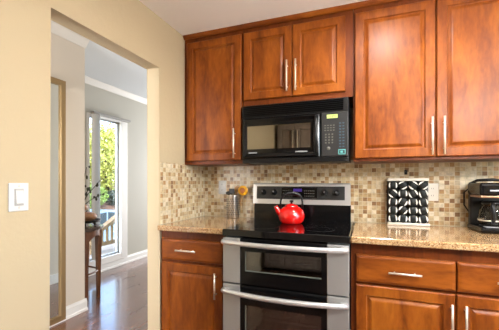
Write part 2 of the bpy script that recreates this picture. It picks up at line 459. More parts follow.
tree('darker green tree standing behind the yellow one outside', -16.5, 15.0, .9, 3.6, (2.4, 2.8, 2.0), 'foliage_g', 5000, .10)
shrub('shrub coloured dark for the shade under the trees, low on the brown bank', -10.6, 9.7, .02, (.75, .75, .42), 'foliage_shade', 1800, .05)
shrub('green shrub on the bank left of the dark one', -10.7, 8.1, .05, (.7, .8, .55), 'foliage_g', 1800, .05)

# parked car below the deck
def car(x, y, z):
    t = thing('car', 'pale blue parked car outside beyond the deck railing', 'car', (x, y, z))
    def P(pts, m, name, x0, x1, par=None): return obj(name, B().prism([(y + a, z + h) for a, h in pts], 'x', x0, x1), m, par or t)
    body = P([(-2.1, .3), (-2.15, .75), (-1.7, .9), (-1.2, .95), (-.7, 1.42), (.2, 1.5), (1.0, 1.4), (1.75, 1.0), (2.1, .92), (2.15, .35)], 'car', 'body', x - .8, x + .8)
    P([(-1.05, .98), (-.62, 1.36), (.15, 1.42), (.15, .98)], 'car_glass', 'side_window', x + .79, x + .81)
    P([(.22, .98), (.22, 1.42), (.95, 1.33), (1.5, .98)], 'car_glass', 'side_window', x + .79, x + .81)
    for yy in (-1.35, 1.35):
        for sx in (-.72, .72):
            w = obj('wheel', B().lathe([(0, -.1), (.3, -.1), (.33, -.06), (.33, .06), (.3, .1), (0, .1)], (x + sx, y + yy, z + .33), 20, 'x'), 'tyre', t)
            obj('hubcap', B().lathe([(0, -.105), (.17, -.105), (.17, .105), (0, .105)], (x + sx, y + yy, z + .33), 16, 'x'), 'label_grey', w)
car(-7.9, 5.3, -1.2)

# ------------------------------------------------------------------ cabinet builders
PROF_DOOR = [(0, .004), (.004, 0), (.052, 0), (.055, .007), (.060, .010), (.066, .009), (.076, .003), (.082, .001)]
PROF_DRAWER = [(0, .008), (.003, .004), (.012, .001), (.016, 0)]
def handle(par, c, length, vert, yf):
    """bar pull with two posts"""
    x, z = c; h = length / 2; r = .0056; yo = yf - .03
    b = B()
    if vert:
        b.tube([(x, yo, z - h), (x, yo, z + h)], r, 10)
        for s in (-1, 1): b.tube([(x, yf + .001, z + s * h * .68), (x, yo, z + s * h * .68)], .0042, 8)
    else:
        b.tube([(x - h, yo, z), (x + h, yo, z)], r, 10)
        for s in (-1, 1): b.tube([(x + s * h * .62, yf + .001, z), (x + s * h * .62, yo, z)], .0042, 8)
    return obj('handle', b, 'nickel', par)
def door(par, x0, x1, z0, z1, yf, hx, hz, hl, m='cherry', prof=PROF_DOOR):
    d = obj('door', B().panel(x0, x1, z0, z1, yf, .02, prof), m, par)
    if hx is not None: handle(d, (hx, hz), hl, True, yf)
    return d
def drawer(par, x0, x1, z0, z1, yf, hx, hz, hl):
    d = obj('drawer', B().panel(x0, x1, z0, z1, yf, .02, PROF_DRAWER), 'cherry_h', par)
    if hx is not None: handle(d, (hx, hz), hl, False, yf)
    return d

YU = -.34; YL = -.64
# upper cabinets
t = thing('wall_cabinet', 'tall single-door cherry wall cabinet in the corner by the doorway', 'cabinet', (-.25, -.16, 1.345), 'cherry wall cabinets')
obj('body', B().box(-.497, -.002, YU + .021, -.001, 1.345, 2.335, .001), 'cherry_dark', t)
door(t, -.468, -.010, 1.372, 2.293, YU, -.058, 1.493, .215)
t = thing('wall_cabinet', 'short two-door cherry wall cabinet above the black microwave', 'cabinet', (.38, -.16, 1.765), 'cherry wall cabinets')
obj('body', B().box(.001, .766, YU + .021, -.001, 1.765, 2.335, .001), 'cherry_dark', t)
door(t, .008, .365, 1.803, 2.293, YU, .336, 1.938, .212)
door(t, .370, .718, 1.803, 2.293, YU, .397, 1.938, .212)
t = thing('wall_cabinet', 'large two-door cherry wall cabinet above the coffee maker', 'cabinet', (1.23, -.16, 1.343), 'cherry wall cabinets')
obj('body', B().box(.768, 1.695, YU + .021, -.001, 1.343, 2.335, .001), 'cherry_dark', t)
door(t, .778, 1.229, 1.362, 2.293, YU, 1.209, 1.482, .222)
door(t, 1.236, 1.686, 1.362, 2.293, YU, 1.270, 1.482, .222)
# moulding along the top of all three
b = B().prism([(YU + .021, 2.329), (YU + .008, 2.329), (YU + .002, 2.336), (YU - .004, 2.343), (YU - .008, 2.3565), (YU + .021, 2.3565)], 'x', -.497, 1.70)
tag(obj('cabinet_moulding', b, 'cherry_h'), 'narrow cherry moulding running along the cabinet tops at the ceiling', 'moulding')

# base cabinets
t = thing('base_cabinet', 'narrow cherry base cabinet left of the range', 'cabinet', (-.25, -.3, 0), 'cherry base cabinets')
obj('body', B().box(-.497, -.001, YL + .021, -.005, .10, .876, .001).box(-.497, -.001, YL + .09, -.005, 0, .10), 'cherry_dark', t)
drawer(t, -.484, -.018, .678, .822, YL, -.278, .752, .15)
door(t, -.484, -.018, .115, .658, YL, -.060, .545, .165)
t = thing('base_cabinet', 'wide cherry base cabinet right of the range', 'cabinet', (1.23, -.3, 0), 'cherry base cabinets')
obj('body', B().box(.765, 1.74, YL + .021, -.005, .10, .876, .001).box(.765, 1.74, YL + .09, -.005, 0, .10), 'cherry_dark', t)
drawer(t, .792, 1.262, .664, .812, YL, 1.031, .734, .155)
drawer(t, 1.269, 1.73, .664, .812, YL, 1.50, .734, .155)
door(t, .792, 1.259, .115, .648, YL, 1.240, .525, .165)
door(t, 1.266, 1.73, .115, .648, YL, 1.299, .525, .165)
# worktops
tag(obj('countertop', B().box(-.499, .006, -.667, -.009, .877, .913, .006, 3), 'granite'), 'short speckled tan granite countertop left of the range', 'countertop', 'granite countertops')
tag(obj('countertop', B().box(.766, 1.75, -.667, -.009, .877, .913, .006, 3), 'granite'), 'long speckled tan granite countertop right of the range', 'countertop', 'granite countertops')

# ------------------------------------------------------------------ double-oven range
t = thing('range', 'stainless double-oven electric range with black glass cooktop', 'range', (.387, -.33, 0))
x0, x1 = .010, .762
b = B()
b.box(x0, x1, -.64, -.012, .87, .912)
b.box(x0, x0 + .03, -.64, -.012, .04, .87); b.box(x1 - .03, x1, -.64, -.012, .04, .87)
b.box(x0 + .03, x1 - .03, -.05, -.012, .04, .87); b.box(x0 + .03, x1 - .03, -.64, -.05, .04, .09)
b.box(x0 + .03, x1 - .03, -.64, -.05, .575, .605); b.box(x0 + .04, x1 - .04, -.58, -.05, 0, .04)
obj('body', b, 'black_enamel', t)
ck = obj('cooktop', B().box(x0 - .001, x1 + .001, -.70, -.075, .876, .919, .006, 3), 'ceramic_glass', t)
for cx, cy, r in ((.20, -.50, .115), (.57, -.50, .095), (.20, -.22, .08), (.57, -.22, .10)):
    obj('burner_ring', B().lathe([(r - .003, .9191), (r, .9196), (r + .003, .9191)], (cx, cy, 0), 40), 'ring', ck)
# backguard
bg = obj('backguard', B().box(x0 - .012, x1 - .02, -.075, -.012, .913, 1.04, .004), 'black_gloss', t)
bp = obj('backguard_frame', B().prism([(-.075, 1.038), (-.064, 1.190), (-.058, 1.200), (-.012, 1.200), (-.012, 1.038)], 'x', x0 - .022, x1 - .024), 'steel_bright', t)
def by(z): return -.075 + (z - 1.038) / .152 * .011
cp = obj('control_panel', B().prism([(by(1.076) - .004, 1.076), (by(1.176) - .004, 1.176), (by(1.176) + .004, 1.176), (by(1.076) + .004, 1.076)], 'x', .020, .700), 'charcoal', t)
dp = obj('display', B().prism([(by(1.09) - .006, 1.09), (by(1.168) - .006, 1.168), (by(1.168), 1.168), (by(1.09), 1.09)], 'x', .225, .50), 'black_gloss', cp)
obj('lit_readout', B().prism([(by(1.136) - .0075, 1.136), (by(1.158) - .0075, 1.158), (by(1.158), 1.158), (by(1.136), 1.136)], 'x', .318, .385), 'violet', cp)
for i in range(6):
    for j in range(3):
        for bx in (.235, .405):
            X = bx + i * .0135; Z = 1.10 + j * .02
            obj('touch_pad', B().box(X, X + .007, by(Z) - .0075, by(Z), Z, Z + .005), 'button', cp)
for kx in (.075, .165, .555, .640):
    k = obj('knob', B().lathe([(0, by(1.128) - .034), (.014, by(1.128) - .034), (.017, by(1.128) - .03), (.021, by(1.128) - .006), (.024, by(1.128) - .004), (.024, by(1.128))], (kx, 0, 1.128), 24, 'y'), 'black', cp)
    obj('knob_mark', B().box(kx - .002, kx + .002, by(1.128) - .036, by(1.128) - .033, 1.131, 1.143), 'label_grey', k)
# doors
def oven_back(z0, z1, wz0, wz1):
    b = B(); a, c = x0 + .004, x1 - .004
    loops = []
    for y in (-.644, -.640):
        loops.append([b.bm.verts.new((X, y, Z)) for X, Z in ((a, z0), (c, z0), (c, z1), (a, z1))])
        loops.append([b.bm.verts.new((X, y, Z)) for X, Z in ((.15, wz0 - .01), (.62, wz0 - .01), (.62, wz1 + .01), (.15, wz1 + .01))])
    o0, i0, o1, i1 = loops
    for p, q in ((o0, i0), (o1, i1), (o0, o1), (i0, i1)):
        for k in range(4): b.bm.faces.new((p[k], p[(k + 1) % 4], q[(k + 1) % 4], q[k]))
    return b
def oven_door(z0, z1, wz0, wz1, hz):
    yb, yf = -.642, -.70; gx0, gx1 = .128, .643; wx0, wx1 = .160, .612
    d = obj('oven_door', oven_back(z0, z1, wz0, wz1), 'black_enamel', t)
    for a, c in ((x0 + .004, gx0), (gx1, x1 - .004)): obj('side_panel', B().box(a, c, yf, yb, z0, z1, .004), 'steel', d)
    b = B(); b.box(gx0, gx1, yf + .002, yb, wz1, z1); b.box(gx0, gx1, yf + .002, yb, z0, wz0)
    b.box(gx0, wx0, yf + .002, yb, wz0, wz1); b.box(wx1, gx1, yf + .002, yb, wz0, wz1)
    obj('door_glass', b, 'black_gloss', d)
    obj('door_window', B().box(wx0, wx1, yf + .006, yf + .010, wz0, wz1), 'oven_glass', d)
    b = B(); w = .006; yw0, yw1 = yf + .003, yf + .006  # grey strips along the oven window's left and lower edges
    b.box(wx0, wx1, yw0, yw1, wz0, wz0 + w); b.box(wx0, wx0 + w, yw0, yw1, wz0 + w, wz1)
    obj('window_edge_strip', b, mat('grey edge strip', (92, 98, 90), .4), d)
    # bowed bar handle
    pts = []; n = 24
    for i in range(n + 1):
        u = i / n; X = x0 + .008 + (x1 - x0 - .016) * u
        pts.append((X, yf - .012 - .056 * (1 - (2 * u - 1) ** 2) ** .8, hz))
    b = B().tube(pts, .0155, 12, True, .95, (0, 0, 1))
    for X in (x0 + .03, x1 - .03): b.box(X - .018, X + .018, yf - .03, yf + .001, hz - .012, hz + .012, .004)
    obj('handle', b, 'steel_bright', d)
oven_door(.594, .868, .672, .792, .845)
oven_door(.10, .586, .20, .466, .548)
obj('kick_drawer', B().box(x0 + .004, x1 - .004, -.69, -.642, .045, .096, .003), 'steel', t)
# oven linings and racks
def lining(z0, z1):
    b = B(); a0, a1 = x0 + .06, x1 - .06
    b.box(a0, a1, -.10, -.09, z0, z1); b.box(a0, a0 + .006, -.63, -.10, z0, z1); b.box(a1 - .006, a1, -.63, -.10, z0, z1)
    b.box(a0, a1, -.63, -.10, z0, z0 + .006)
    l = obj('oven_lining', b, 'cavity', t)
    b = B(); zr = z0 + (z1 - z0) * .35
    for i in range(14): X = a0 + .02 + i * (a1 - a0 - .04) / 13; b.tube([(X, -.62, zr), (X, -.12, zr)], .0028, 6)
    for Y in (-.62, -.37, -.12): b.tube([(a0 + .008, Y, zr), (a1 - .008, Y, zr)], .004, 6)
    obj('oven_rack', b, 'chrome', l)
lining(.61, .84); lining(.11, .55)

# ------------------------------------------------------------------ over-the-range microwave
t = thing('microwave', 'black over-the-range microwave mounted under the short cabinet', 'microwave', (.373, -.18, 1.36))
mx0, mx1, yf = .006, .738, -.36
obj('body', B().box(mx0, mx1, -.335, -.011, 1.350, 1.757, .003), 'black', t)
b = B().box(mx0, mx1, yf + .004, -.334, 1.668, 1.757, .002)
vg = obj('vent_grille', b, 'black', t)
for i in range(6):
    z = 1.680 + i * .0125
    obj('grille_slat', B().prism([(yf - .002, z), (yf + .006, z + .008), (yf + .006, z + .0095), (yf - .004, z + .002)], 'x', mx0 + .016, mx1 - .03), 'black_gloss', vg)
obj('bottom_lip', B().box(mx0, mx1, yf + .006, -.334, 1.343, 1.376, .003), 'black', t)
dx0, dx1, z0, z1 = mx0 + .002, .566, 1.378, 1.665
fr = [(0, .01), (.004, .0), (.030, -.004), (.040, .004)]
d = obj('microwave_door', B().panel(dx0, dx1 - .008, z0, z1, yf, .024, [(0, .004), (.006, 0), (.012, -.003), (.034, .006)]), 'black_gloss', t)
obj('window', B().box(.046, .497, yf + .002, yf + .0055, 1.443, 1.607), 'mw_glass', d)
b = B().tube([(.538, yf - .001, 1.645), (.538, yf - .03, 1.625), (.538, yf - .042, 1.52), (.538, yf - .03, 1.415), (.538, yf - .001, 1.395)], [.012, .013, .014, .013, .012], 12, True, 1)
obj('handle', b, 'black', d)
obj('brand_badge', B().box(.058, .118, yf - .004, yf + .006, 1.413, 1.421), 'label_grey', d, label='small pale badge strip')
obj('feature_badge', B().box(.395, .475, yf - .004, yf + .006, 1.412, 1.420), 'label_grey', d)
cp = obj('control_panel', B().box(.569, mx1, yf, -.334, 1.378, 1.665, .003), 'charcoal', t)
bpy.data.materials['charcoal panel']
obj('clock_display', B().box(.604, .672, yf - .0015, yf + .001, 1.626, 1.650), 'lcd', cp)
SEG = {'1': 'bc', '2': 'abged', '3': 'abgcd', '4': 'fgbc', '8': 'abcdefg', '0': 'abcdef', '5': 'afgcd'}
def digits(b, txt, X, Z, w, h, y):
    s = w * .2
    for ch in txt:
        if ch == ':':
            for q in (.3, .7): b.box(X, X + s, y - .0006, y, Z + h * q, Z + h * q + s)
            X += w * .5; continue
        for q in SEG[ch]:
            r = {'a': (0, w, h - s, h), 'g': (0, w, h / 2 - s / 2, h / 2 + s / 2), 'd': (0, w, 0, s), 'f': (0, s, h / 2, h), 'e': (0, s, 0, h / 2), 'b': (w - s, w, h / 2, h), 'c': (w - s, w, 0, h / 2)}[q]
            b.box(X + r[0], X + r[1], y - .0006, y, Z + r[2], Z + r[3])
        X += w * 1.45
b = B(); digits(b, '1:24', .619, 1.631, .009, .014, yf - .0015); obj('clock_digits', b, 'lcd_digit', cp)
for j in range(3):
    for i in range(4): obj('button', B().box(.588 + i * .018, .599 + i * .018, yf - .001, yf + .001, 1.545 + j * .016, 1.551 + j * .016), 'button', cp)
for j in range(4):
    for i in range(3): obj('button', B().box(.592 + i * .021, .602 + i * .021, yf - .001, yf + .001, 1.462 + j * .018, 1.472 + j * .018), 'button', cp)
obj('start_button', B().lathe([(0, yf - .001), (.012, yf - .001), (.012, yf)], (.615, 0, 1.43), 16, 'y'), 'button', cp)
for j in range(9):
    for i in range(2): obj('side_key', B().box(.682 + i * .020, .694 + i * .020, yf - .001, yf + .001, 1.435 + j * .019, 1.443 + j * .019), 'button_blue', cp)
b = B().box(.676, .722, yf - .001, yf + .001, 1.388, 1.394); b.box(.676, .722, yf - .001, yf + .001, 1.416, 1.422); b.box(.676, .682, yf - .001, yf + .001, 1.388, 1.422); b.box(.716, .722, yf - .001, yf + .001, 1.388, 1.422); b.box(.690, .706, yf - .001, yf + .001, 1.398, 1.412)
obj('energy_sticker', b, 'sticker', cp)

# ------------------------------------------------------------------ red kettle on the cooktop
kx, ky, kz = .352, -.285, .9195
t = thing('kettle', 'red enamel tea kettle with black arched handle on the cooktop', 'kettle', (kx, ky, kz))
A = math.radians(20.4)
def kp(u, v, h): return (kx + u * math.cos(A) - v * math.sin(A), ky + u * math.sin(A) + v * math.cos(A), kz + h)
body = obj('body', B().lathe([(0, 0), (.066, 0), (.074, .004), (.086, .022), (.092, .045), (.090, .070), (.079, .094), (.062, .110), (.046, .118), (.043, .121), (0, .121)], (kx, ky, kz), 48), 'red', t)
obj('spout', B().tube([kp(-.070, 0, .060), kp(-.092, 0, .085), kp(-.106, 0, .108), kp(-.112, 0, .120)], [.026, .020, .015, .014], 14), 'red', t)
lid = obj('lid', B().lathe([(.046, .119), (.046, .123), (.036, .131), (.016, .137), (0, .138)], (kx, ky, kz), 32), 'red', t)
obj('knob', B().lathe([(0, .136), (.008, .137), (.007, .146), (.014, .152), (.013, .160), (0, .163)], (kx, ky, kz), 20), 'black', lid)
pts = []
for i in range(17):
    a = PI * (i / 16); u = -.078 * math.cos(a); h = .100 + .112 * math.sin(a) ** .45 if 0 < i < 16 else .098
    pts.append(kp(u, 0, h))
obj('handle', B().tube(pts, [.007] * 4 + [.012] * 9 + [.007] * 4, 12), 'black', t)

# ------------------------------------------------------------------ utensil crock
ux, uy, uz = -.186, -.078, .914
t = thing('utensil_holder', 'perforated stainless cylinder holding utensils on left counter', 'utensil holder', (ux, uy, uz))
obj('cylinder', B().lathe([(0, 0), (.050, 0), (.052, .003), (.052, .183), (.0535, .187), (.051, .188), (.049, .184), (.049, .006), (0, .006)], (ux, uy, uz), 40), mat('crock steel', (200, 196, 190), .3, .95), t)
b = B()
for j in range(8):
    for i in range(18):
        a = 2 * PI * (i + .5 * (j % 2)) / 18; c = Vector((ux + .0519 * math.cos(a), uy + .0519 * math.sin(a), uz + .03 + j * .018))
        b.ball(c, .0042, 1)
obj('perforations', b, 'slot', t)
def utensil(name, label, m, u0, u1, head):
    t = thing(name, label, name.split('_')[-1], u0, 'utensils in the holder')
    obj('shaft', B().tube([u0, u1], .0042, 8), m, t)
    head(t, Vector(u1))
def spoonhead(m, r, sc, inner=None):
    def f(t, p):
        h = obj('bowl', B().ball(p + Vector((0, 0, r * sc[2] * .8)), r, 3, sc), m, t)
        if inner: obj('centre', B().ball(p + Vector((0, -r * sc[1] * .8, r * sc[2] * .8)), r * .6, 2, (sc[0], .62 * sc[1], sc[2])), inner, h)
    return f
utensil('serving_spoon', 'round yellow spoon head with brown centre leaning out of the holder', 'spoonwood', (ux + .012, uy + .01, uz + .009), (ux + .078, uy + .022, uz + .192), spoonhead('yellow', .043, (1, .3, .95), 'orange'))
utensil('steel_ladle', 'dark steel ladle standing at the left in the utensil holder', 'bowl', (ux - .012, uy, uz + .009), (ux - .036, uy - .012, uz + .192), spoonhead('bowl', .026, (1, .6, .6)))
utensil('black_spatula', 'black spatula standing in the middle of the utensil holder', 'black', (ux, uy - .01, uz + .009), (ux - .004, uy - .020, uz + .205),
        lambda t, p: obj('blade', B().box(p.x - .024, p.x + .026, p.y - .004, p.y + .004, p.z - .005, p.z + .036, .003), 'black', t))
utensil('wooden_spoon', 'pale wooden spoon at the back of the utensil holder', 'spoonwood', (ux + .004, uy + .024, uz + .009), (ux + .016, uy + .040, uz + .215), spoonhead('spoonwood', .022, (1, .4, 1.2)))

# ------------------------------------------------------------------ spice rack with twenty jars
sx0, sx1, sy0, sy1, sz = .988, 1.235, -.098, -.014, .9135
t = thing('spice_rack', 'metal spice rack with silver bars against the tiles on right counter', 'spice rack', ((sx0 + sx1) / 2, sy1, sz))
obj('bottom_bar', B().box(sx0 - .004, sx1 + .006, sy0 - .004, sy1, sz, sz + .018, .003), 'rack_metal', t)
obj('top_bar', B().box(sx0 - .004, sx1 + .004, sy0 + .012, sy1, sz + .3035, sz + .323, .003), 'rack_metal', t)
pit = (sx1 - sx0) / 4
obj('back_panel', B().box(sx0, sx1, sy1 - .006, sy1 - .001, sz + .016, sz + .305), mat('dark rack back', (52, 40, 32), .5), t)
for i in range(5):
    X = sx0 + i * pit
    obj('upright', B().tube([(X, sy1 - .01, sz + .017), (X, sy1 - .01, sz + .305)], .0028, 6).tube([(X, sy0 + .034, sz + .017), (X, sy0 + .034, sz + .305)], .0028, 6), 'bowl', t)
ANG = [[0, 62, -52, 52], [-48, 0, -30, -18], [4, 28, -4, -12], [0, 42, -8, -14], [-6, 4, -2, -12]]
ROW = ['top row', 'second row', 'middle row', 'fourth row', 'bottom row']; CN = ['leftmost', 'second from the left', 'third from the left', 'rightmost']
r = .0283; rowp = .0568; proto = None
for j in range(5):
    for i in range(4):
        cx = sx0 + (i + .5) * pit; cz = sz + .018 + r + (4 - j) * rowp + .0006
        lab = 'spice jar with banded cap, %s in the %s of rack' % (CN[i], ROW[j])
        if proto is None:
            o = thing('spice_jar', lab, 'spice jar', (cx, sy1 - .012, cz), 'spice jars in the rack')
            obj('jar_glass', B().lathe([(0, sy1 - .013), (.023, sy1 - .013), (.024, sy1 - .016), (.024, sy0 + .022), (0, sy0 + .022)], (cx, 0, cz), 24, 'y'), 'jar', o)
            cap = obj('cap', B().lathe([(0, sy0), (r - .003, sy0), (r, sy0 + .003), (r, sy0 + .024), (0, sy0 + .024)], (cx, 0, cz), 32, 'y'), 'cap_band', o)
            w = .0178
            for sg in (-1, 1):
                a0 = math.acos(w / (r - .001)); pts = [(sg * (r - .001) * math.cos(a0 * q / 8), (r - .001) * math.sin(a0 * q / 8)) for q in range(-8, 9)]
                obj('white_crescent', B().prism([(cx + p[0], cz + p[1]) for p in pts], 'y', sy0 - .0012, sy0 + .0008), 'cap_white', cap, label='white crescent at the cap edge')
            proto = o
        else:
            o = proto.copy(); COL.objects.link(o); o['label'] = lab; o.location = (cx, sy1 - .012, cz)
            for ch in proto.children:
                c = ch.copy(); COL.objects.link(c); c.parent = o
                for g in ch.children:
                    gg = g.copy(); COL.objects.link(gg); gg.parent = c
for o in [o for o in COL.objects if o.name.startswith('spice_jar')]:
    c = o.location; i = int((c.x - sx0) / pit); j = 4 - int((c.z - sz - .018) / rowp)
    o.rotation_euler = (0, math.radians(ANG[j][i]), 0)

# ------------------------------------------------------------------ coffee maker and its carafe
qx, qy, qz = 1.555, -.185, .9135
t = thing('coffee_maker', 'black drip coffee maker at the right end of the counter', 'coffee maker', (qx, qy, qz))
A2 = math.radians(4)
def rot(b): return b.spin(A2, (qx, qy, qz))
obj('base', rot(B().box(qx - .098, qx + .098, qy - .12, qy + .105, qz, qz + .034, .012, 3)), 'black_gloss', t)
obj('badge_plate', rot(B().box(qx - .070, qx + .0, qy - .110, qy - .060, qz + .034, qz + .0365, .001)), 'label_grey', t)
obj('warming_plate', rot(B().lathe([(0, .033), (.068, .033), (.068, .038), (0, .038)], (qx, qy - .008, qz), 32)), 'bowl', t)
obj('reservoir', rot(B().box(qx - .092, qx + .092, qy + .062, qy + .105, qz + .03, qz + .22, .01, 2)), 'black', t)
hd = obj('brew_head', rot(B().box(qx - .096, qx + .096, qy - .10, qy + .106, qz + .215, qz + .292, .016, 3)), 'black_gloss', t)
obj('trim_band', rot(B().box(qx - .0985, qx + .0985, qy - .1025, qy + .05, qz + .205, qz + .217, .003)), mat('bronze trim', (150, 118, 92), .3, .8), t)
obj('head_mark', rot(B().box(qx - .05, qx + .01, qy - .1015, qy - .099, qz + .243, qz + .251)), 'label_grey', hd)
obj('hinged_lid', rot(B().tube([(qx - .085, qy + .09, qz + .285), (qx - .06, qy + .05, qz + .306), (qx, qy, qz + .310), (qx + .06, qy + .05, qz + .306), (qx + .085, qy + .09, qz + .285)], .009, 10)), 'black', t)
obj('power_cord', B().tube([(qx - .09, qy + .09, qz + .26), (qx - .118, qy + .10, qz + .23), (qx - .116, qy + .11, qz + .15), (qx - .085, qy + .115, qz + .10)], .0045, 8), 'black', t)
t2 = thing('carafe', 'glass coffee carafe with black handle inside the coffee maker', 'carafe', (qx, qy - .008, qz + .0385))
cc = (qx, qy - .008, qz + .0385)
obj('glass_body', B().lathe([(0, .0005), (.060, .0005), (.070, .012), (.073, .045), (.068, .085), (.055, .118), (.050, .128)], cc, 40), 'carafe_glass', t2)
obj('rim', B().lathe([(.049, .124), (.055, .124), (.057, .134), (.050, .142), (0, .146)], cc, 32), 'black', t2)
obj('band', B().lathe([(.0725, .026), (.0745, .026), (.0745, .034), (.0725, .034), (.0725, .026)], cc, 40), 'rack_metal', t2)
hb = Vector((cc[0] - .022, cc[1] - .07, cc[2]))
obj('handle', B().tube([hb + Vector((.004, .022, .132)), hb + Vector((-.004, -.012, .130)), hb + Vector((-.006, -.026, .10)), hb + Vector((-.004, -.024, .04)), hb + Vector((0, -.004, .022))], [.010, .012, .013, .012, .009], 10), 'black', t2)

# ------------------------------------------------------------------ outlets, hook, switch
def outlet(label, x0, x1, z0, z1, m):
    t = thing('wall_outlet', label, 'outlet', ((x0 + x1) / 2, -.009, z0))
    obj('cover_plate', B().box(x0, x1, -.014, -.0085, z0, z1, .002), m, t)
    cx = (x0 + x1) / 2; cz = (z0 + z1) / 2
    for s in (-1, 1):
        q = obj('receptacle', B().box(cx - .015, cx + .015, -.0155, -.0135, cz + s * .024 - .014, cz + s * .024 + .014, .003), m, t)
        obj('slots', B().box(cx - .007, cx - .005, -.016, -.0153, cz + s * .024 - .003, cz + s * .024 + .006).box(cx + .005, cx + .007, -.016, -.0153, cz + s * .024 - .003, cz + s * .024 + .006), 'slot', q)
outlet('pale grey outlet on the tiles beside the utensil holder', -.352, -.282, 1.105, 1.222, 'outlet')
outlet('pale outlet on the tiles just right of the spice rack', 1.237, 1.307, 1.080, 1.200, 'cream_outlet')
t = thing('wall_hook', 'small black hook on the tiles above the spice rack', 'hook', (1.108, -.009, 1.262))
obj('plate', B().box(1.098, 1.118, -.014, -.0085, 1.262, 1.295, .002), 'black', t)
obj('prong', B().tube([(1.108, -.013, 1.282), (1.108, -.030, 1.276), (1.108, -.034, 1.288)], .004, 8), 'black', t)

t = thing('light_switch', 'white rocker light switch on the tan wall beside the doorway', 'light switch', (-.5, -1.576, 1.09))
obj('switch_plate', B().box(-.5005, -.494, -1.616, -1.537, 1.090, 1.206, .003), 'white', t)
obj('rocker_frame', B().box(-.4945, -.491, -1.594, -1.559, 1.113, 1.183, .001), mat('switch frame', (176, 174, 172), .45), t)
obj('rocker', B().prism([(-.4915, 1.120), (-.486, 1.122), (-.489, 1.174), (-.4915, 1.176)], 'y', -1.591, -1.562), 'white', t)
for z in (1.104, 1.193): obj('screw', B().lathe([(0, -.4925), (.003, -.493), (.003, -.4945)], (0, -1.576, z), 12, 'x'), 'nickel', t)

# ------------------------------------------------------------------ hall: mirrored door, console table and its ornaments, blind
t = thing('mirror_door', 'tall mirror with aged brass frame on the hall wall', 'mirror', (-1.64, -.9, 0))
mz0, mz1, my0, my1 = .015, 2.088, -1.42, -.463
b = B(); w = .048
b.box(-1.64, -1.605, my1 - w, my1, mz0, mz1, .003); b.box(-1.64, -1.605, my0, my0 + w, mz0, mz1, .003)
b.box(-1.64, -1.605, my0 + w, my1 - w, mz1 - w, mz1, .003); b.box(-1.64, -1.605, my0 + w, my1 - w, mz0, mz0 + w, .003)
obj('frame', b, 'brass', t)
obj('mirror_glass', B().box(-1.64, -1.622, my0 + w, my1 - w, mz0 + w, mz1 - w), 'mirror', t)
struct('baseboard_mirror', B().box(-1.64, -1.615, -3.4, -.456, 0, .014), 'white_trim')

TX, TY, TA, TB, TZ = -2.06, -.235, .375, .40, .755
t = thing('console_table', 'dark wooden console table with rounded front against the hall wall', 'table', (TX, TY, 0))
def dee(a, inset=0):
    c, q = math.cos(a), max(0, math.sin(a))
    return (TX + (TA - inset) * math.copysign(abs(c) ** .55, c), TY + .001 + (TB - inset) * q ** .55)
def half(i, n=40): return [dee(PI * k / n, i) for k in range(n + 1)]
obj('tabletop', B().prism(half(0), 'z', TZ - .022, TZ).prism(half(.012), 'z', TZ - .032, TZ - .0225), mat('table polish', (70, 52, 40), .25, coat=.3), t)
# apron with arched lower edge between the legs
LA = (.075, PI / 4, 3 * PI / 4, PI - .075)
def low(a):
    for p, q in zip(LA, LA[1:]):
        if p <= a <= q: return TZ - .165 + .075 * math.sin(PI * (a - p) / (q - p)) ** .6
    return TZ - .165
b = B(); angs = sorted([PI * k / 60 for k in range(61)] + list(LA))
for a0, a1 in zip(angs, angs[1:]):
    vs = []
    for ins in (.03, .048):
        for a, q in ((a0, 0), (a1, 0), (a1, 1), (a0, 1)):
            p = dee(a, ins); vs.append(b.bm.verts.new((p[0], p[1] + .001, TZ - .0325 if q else low(a))))
    A_, B_ = vs[:4], vs[4:]
    b.bm.faces.new(A_); b.bm.faces.new(B_[::-1]); b.bm.faces.new((A_[0], A_[1], B_[1], B_[0])); b.bm.faces.new((A_[3], B_[3], B_[2], A_[2]))
bmesh.ops.remove_doubles(b.bm, verts=b.bm.verts, dist=1e-5)
obj('apron', b, 'mahogany', t)
for a in LA:
    c = dee(a, .045)
    b = B(); rings = []
    for z, h in ((TZ - .033, .024), (TZ - .17, .023), (.40, .019), (.05, .014), (0, .015)):
        rings.append([b.bm.verts.new((c[0] + sx * h, c[1] + sy * h, z)) for sx, sy in ((-1, -1), (1, -1), (1, 1), (-1, 1))])
    for p, q in zip(rings, rings[1:]):
        for k in range(4): b.bm.faces.new((p[k], p[(k + 1) % 4], q[(k + 1) % 4], q[k]))
    b.bm.faces.new(rings[0]); b.bm.faces.new(rings[-1][::-1])
    obj('leg', b, 'mahogany', t)
pts = [dee(LA[0] + (LA[3] - LA[0]) * k / 40, .05) + (.29,) for k in range(41)]
obj('stretcher', B().tube(pts, .010, 8, True, 1.0), 'mahogany', t)

px, py = -1.895, .0
t = thing('footed_bowl', 'dark footed tray of dried gourds on the console table', 'bowl', (px, py, TZ))
obj('dish', B().lathe([(0, .030), (.10, .032), (.135, .045), (.148, .060), (.142, .061), (.13, .050), (.10, .039), (0, .037)], (px, py, TZ), 36), 'bowl', t)
for k in range(3):
    a = .4 + k * 2 * PI / 3
    obj('foot', B().tube([(px + .085 * math.cos(a), py + .085 * math.sin(a), TZ + .034), (px + .10 * math.cos(a), py + .10 * math.sin(a), TZ + .0062)], [.012, .014], 8), 'bowl', t)
def gourd(label, c, r, sc):
    t = thing('gourd', label, 'gourd', (c[0], c[1], c[2] - r * sc[2]), 'gourds in the tray')
    obj('body', B().ball(c, r, 3, sc), 'gourd', t)
    obj('stem', B().tube([(c[0], c[1], c[2] + r * sc[2] * .95), (c[0] + .008, c[1] + .006, c[2] + r * sc[2] + .02)], [.006, .004], 6), 'twig', t)
gourd('broad brown gourd lying flat in the dark tray', (px + .005, py + .005, TZ + .094), .088, (1.18, 1.1, .6))
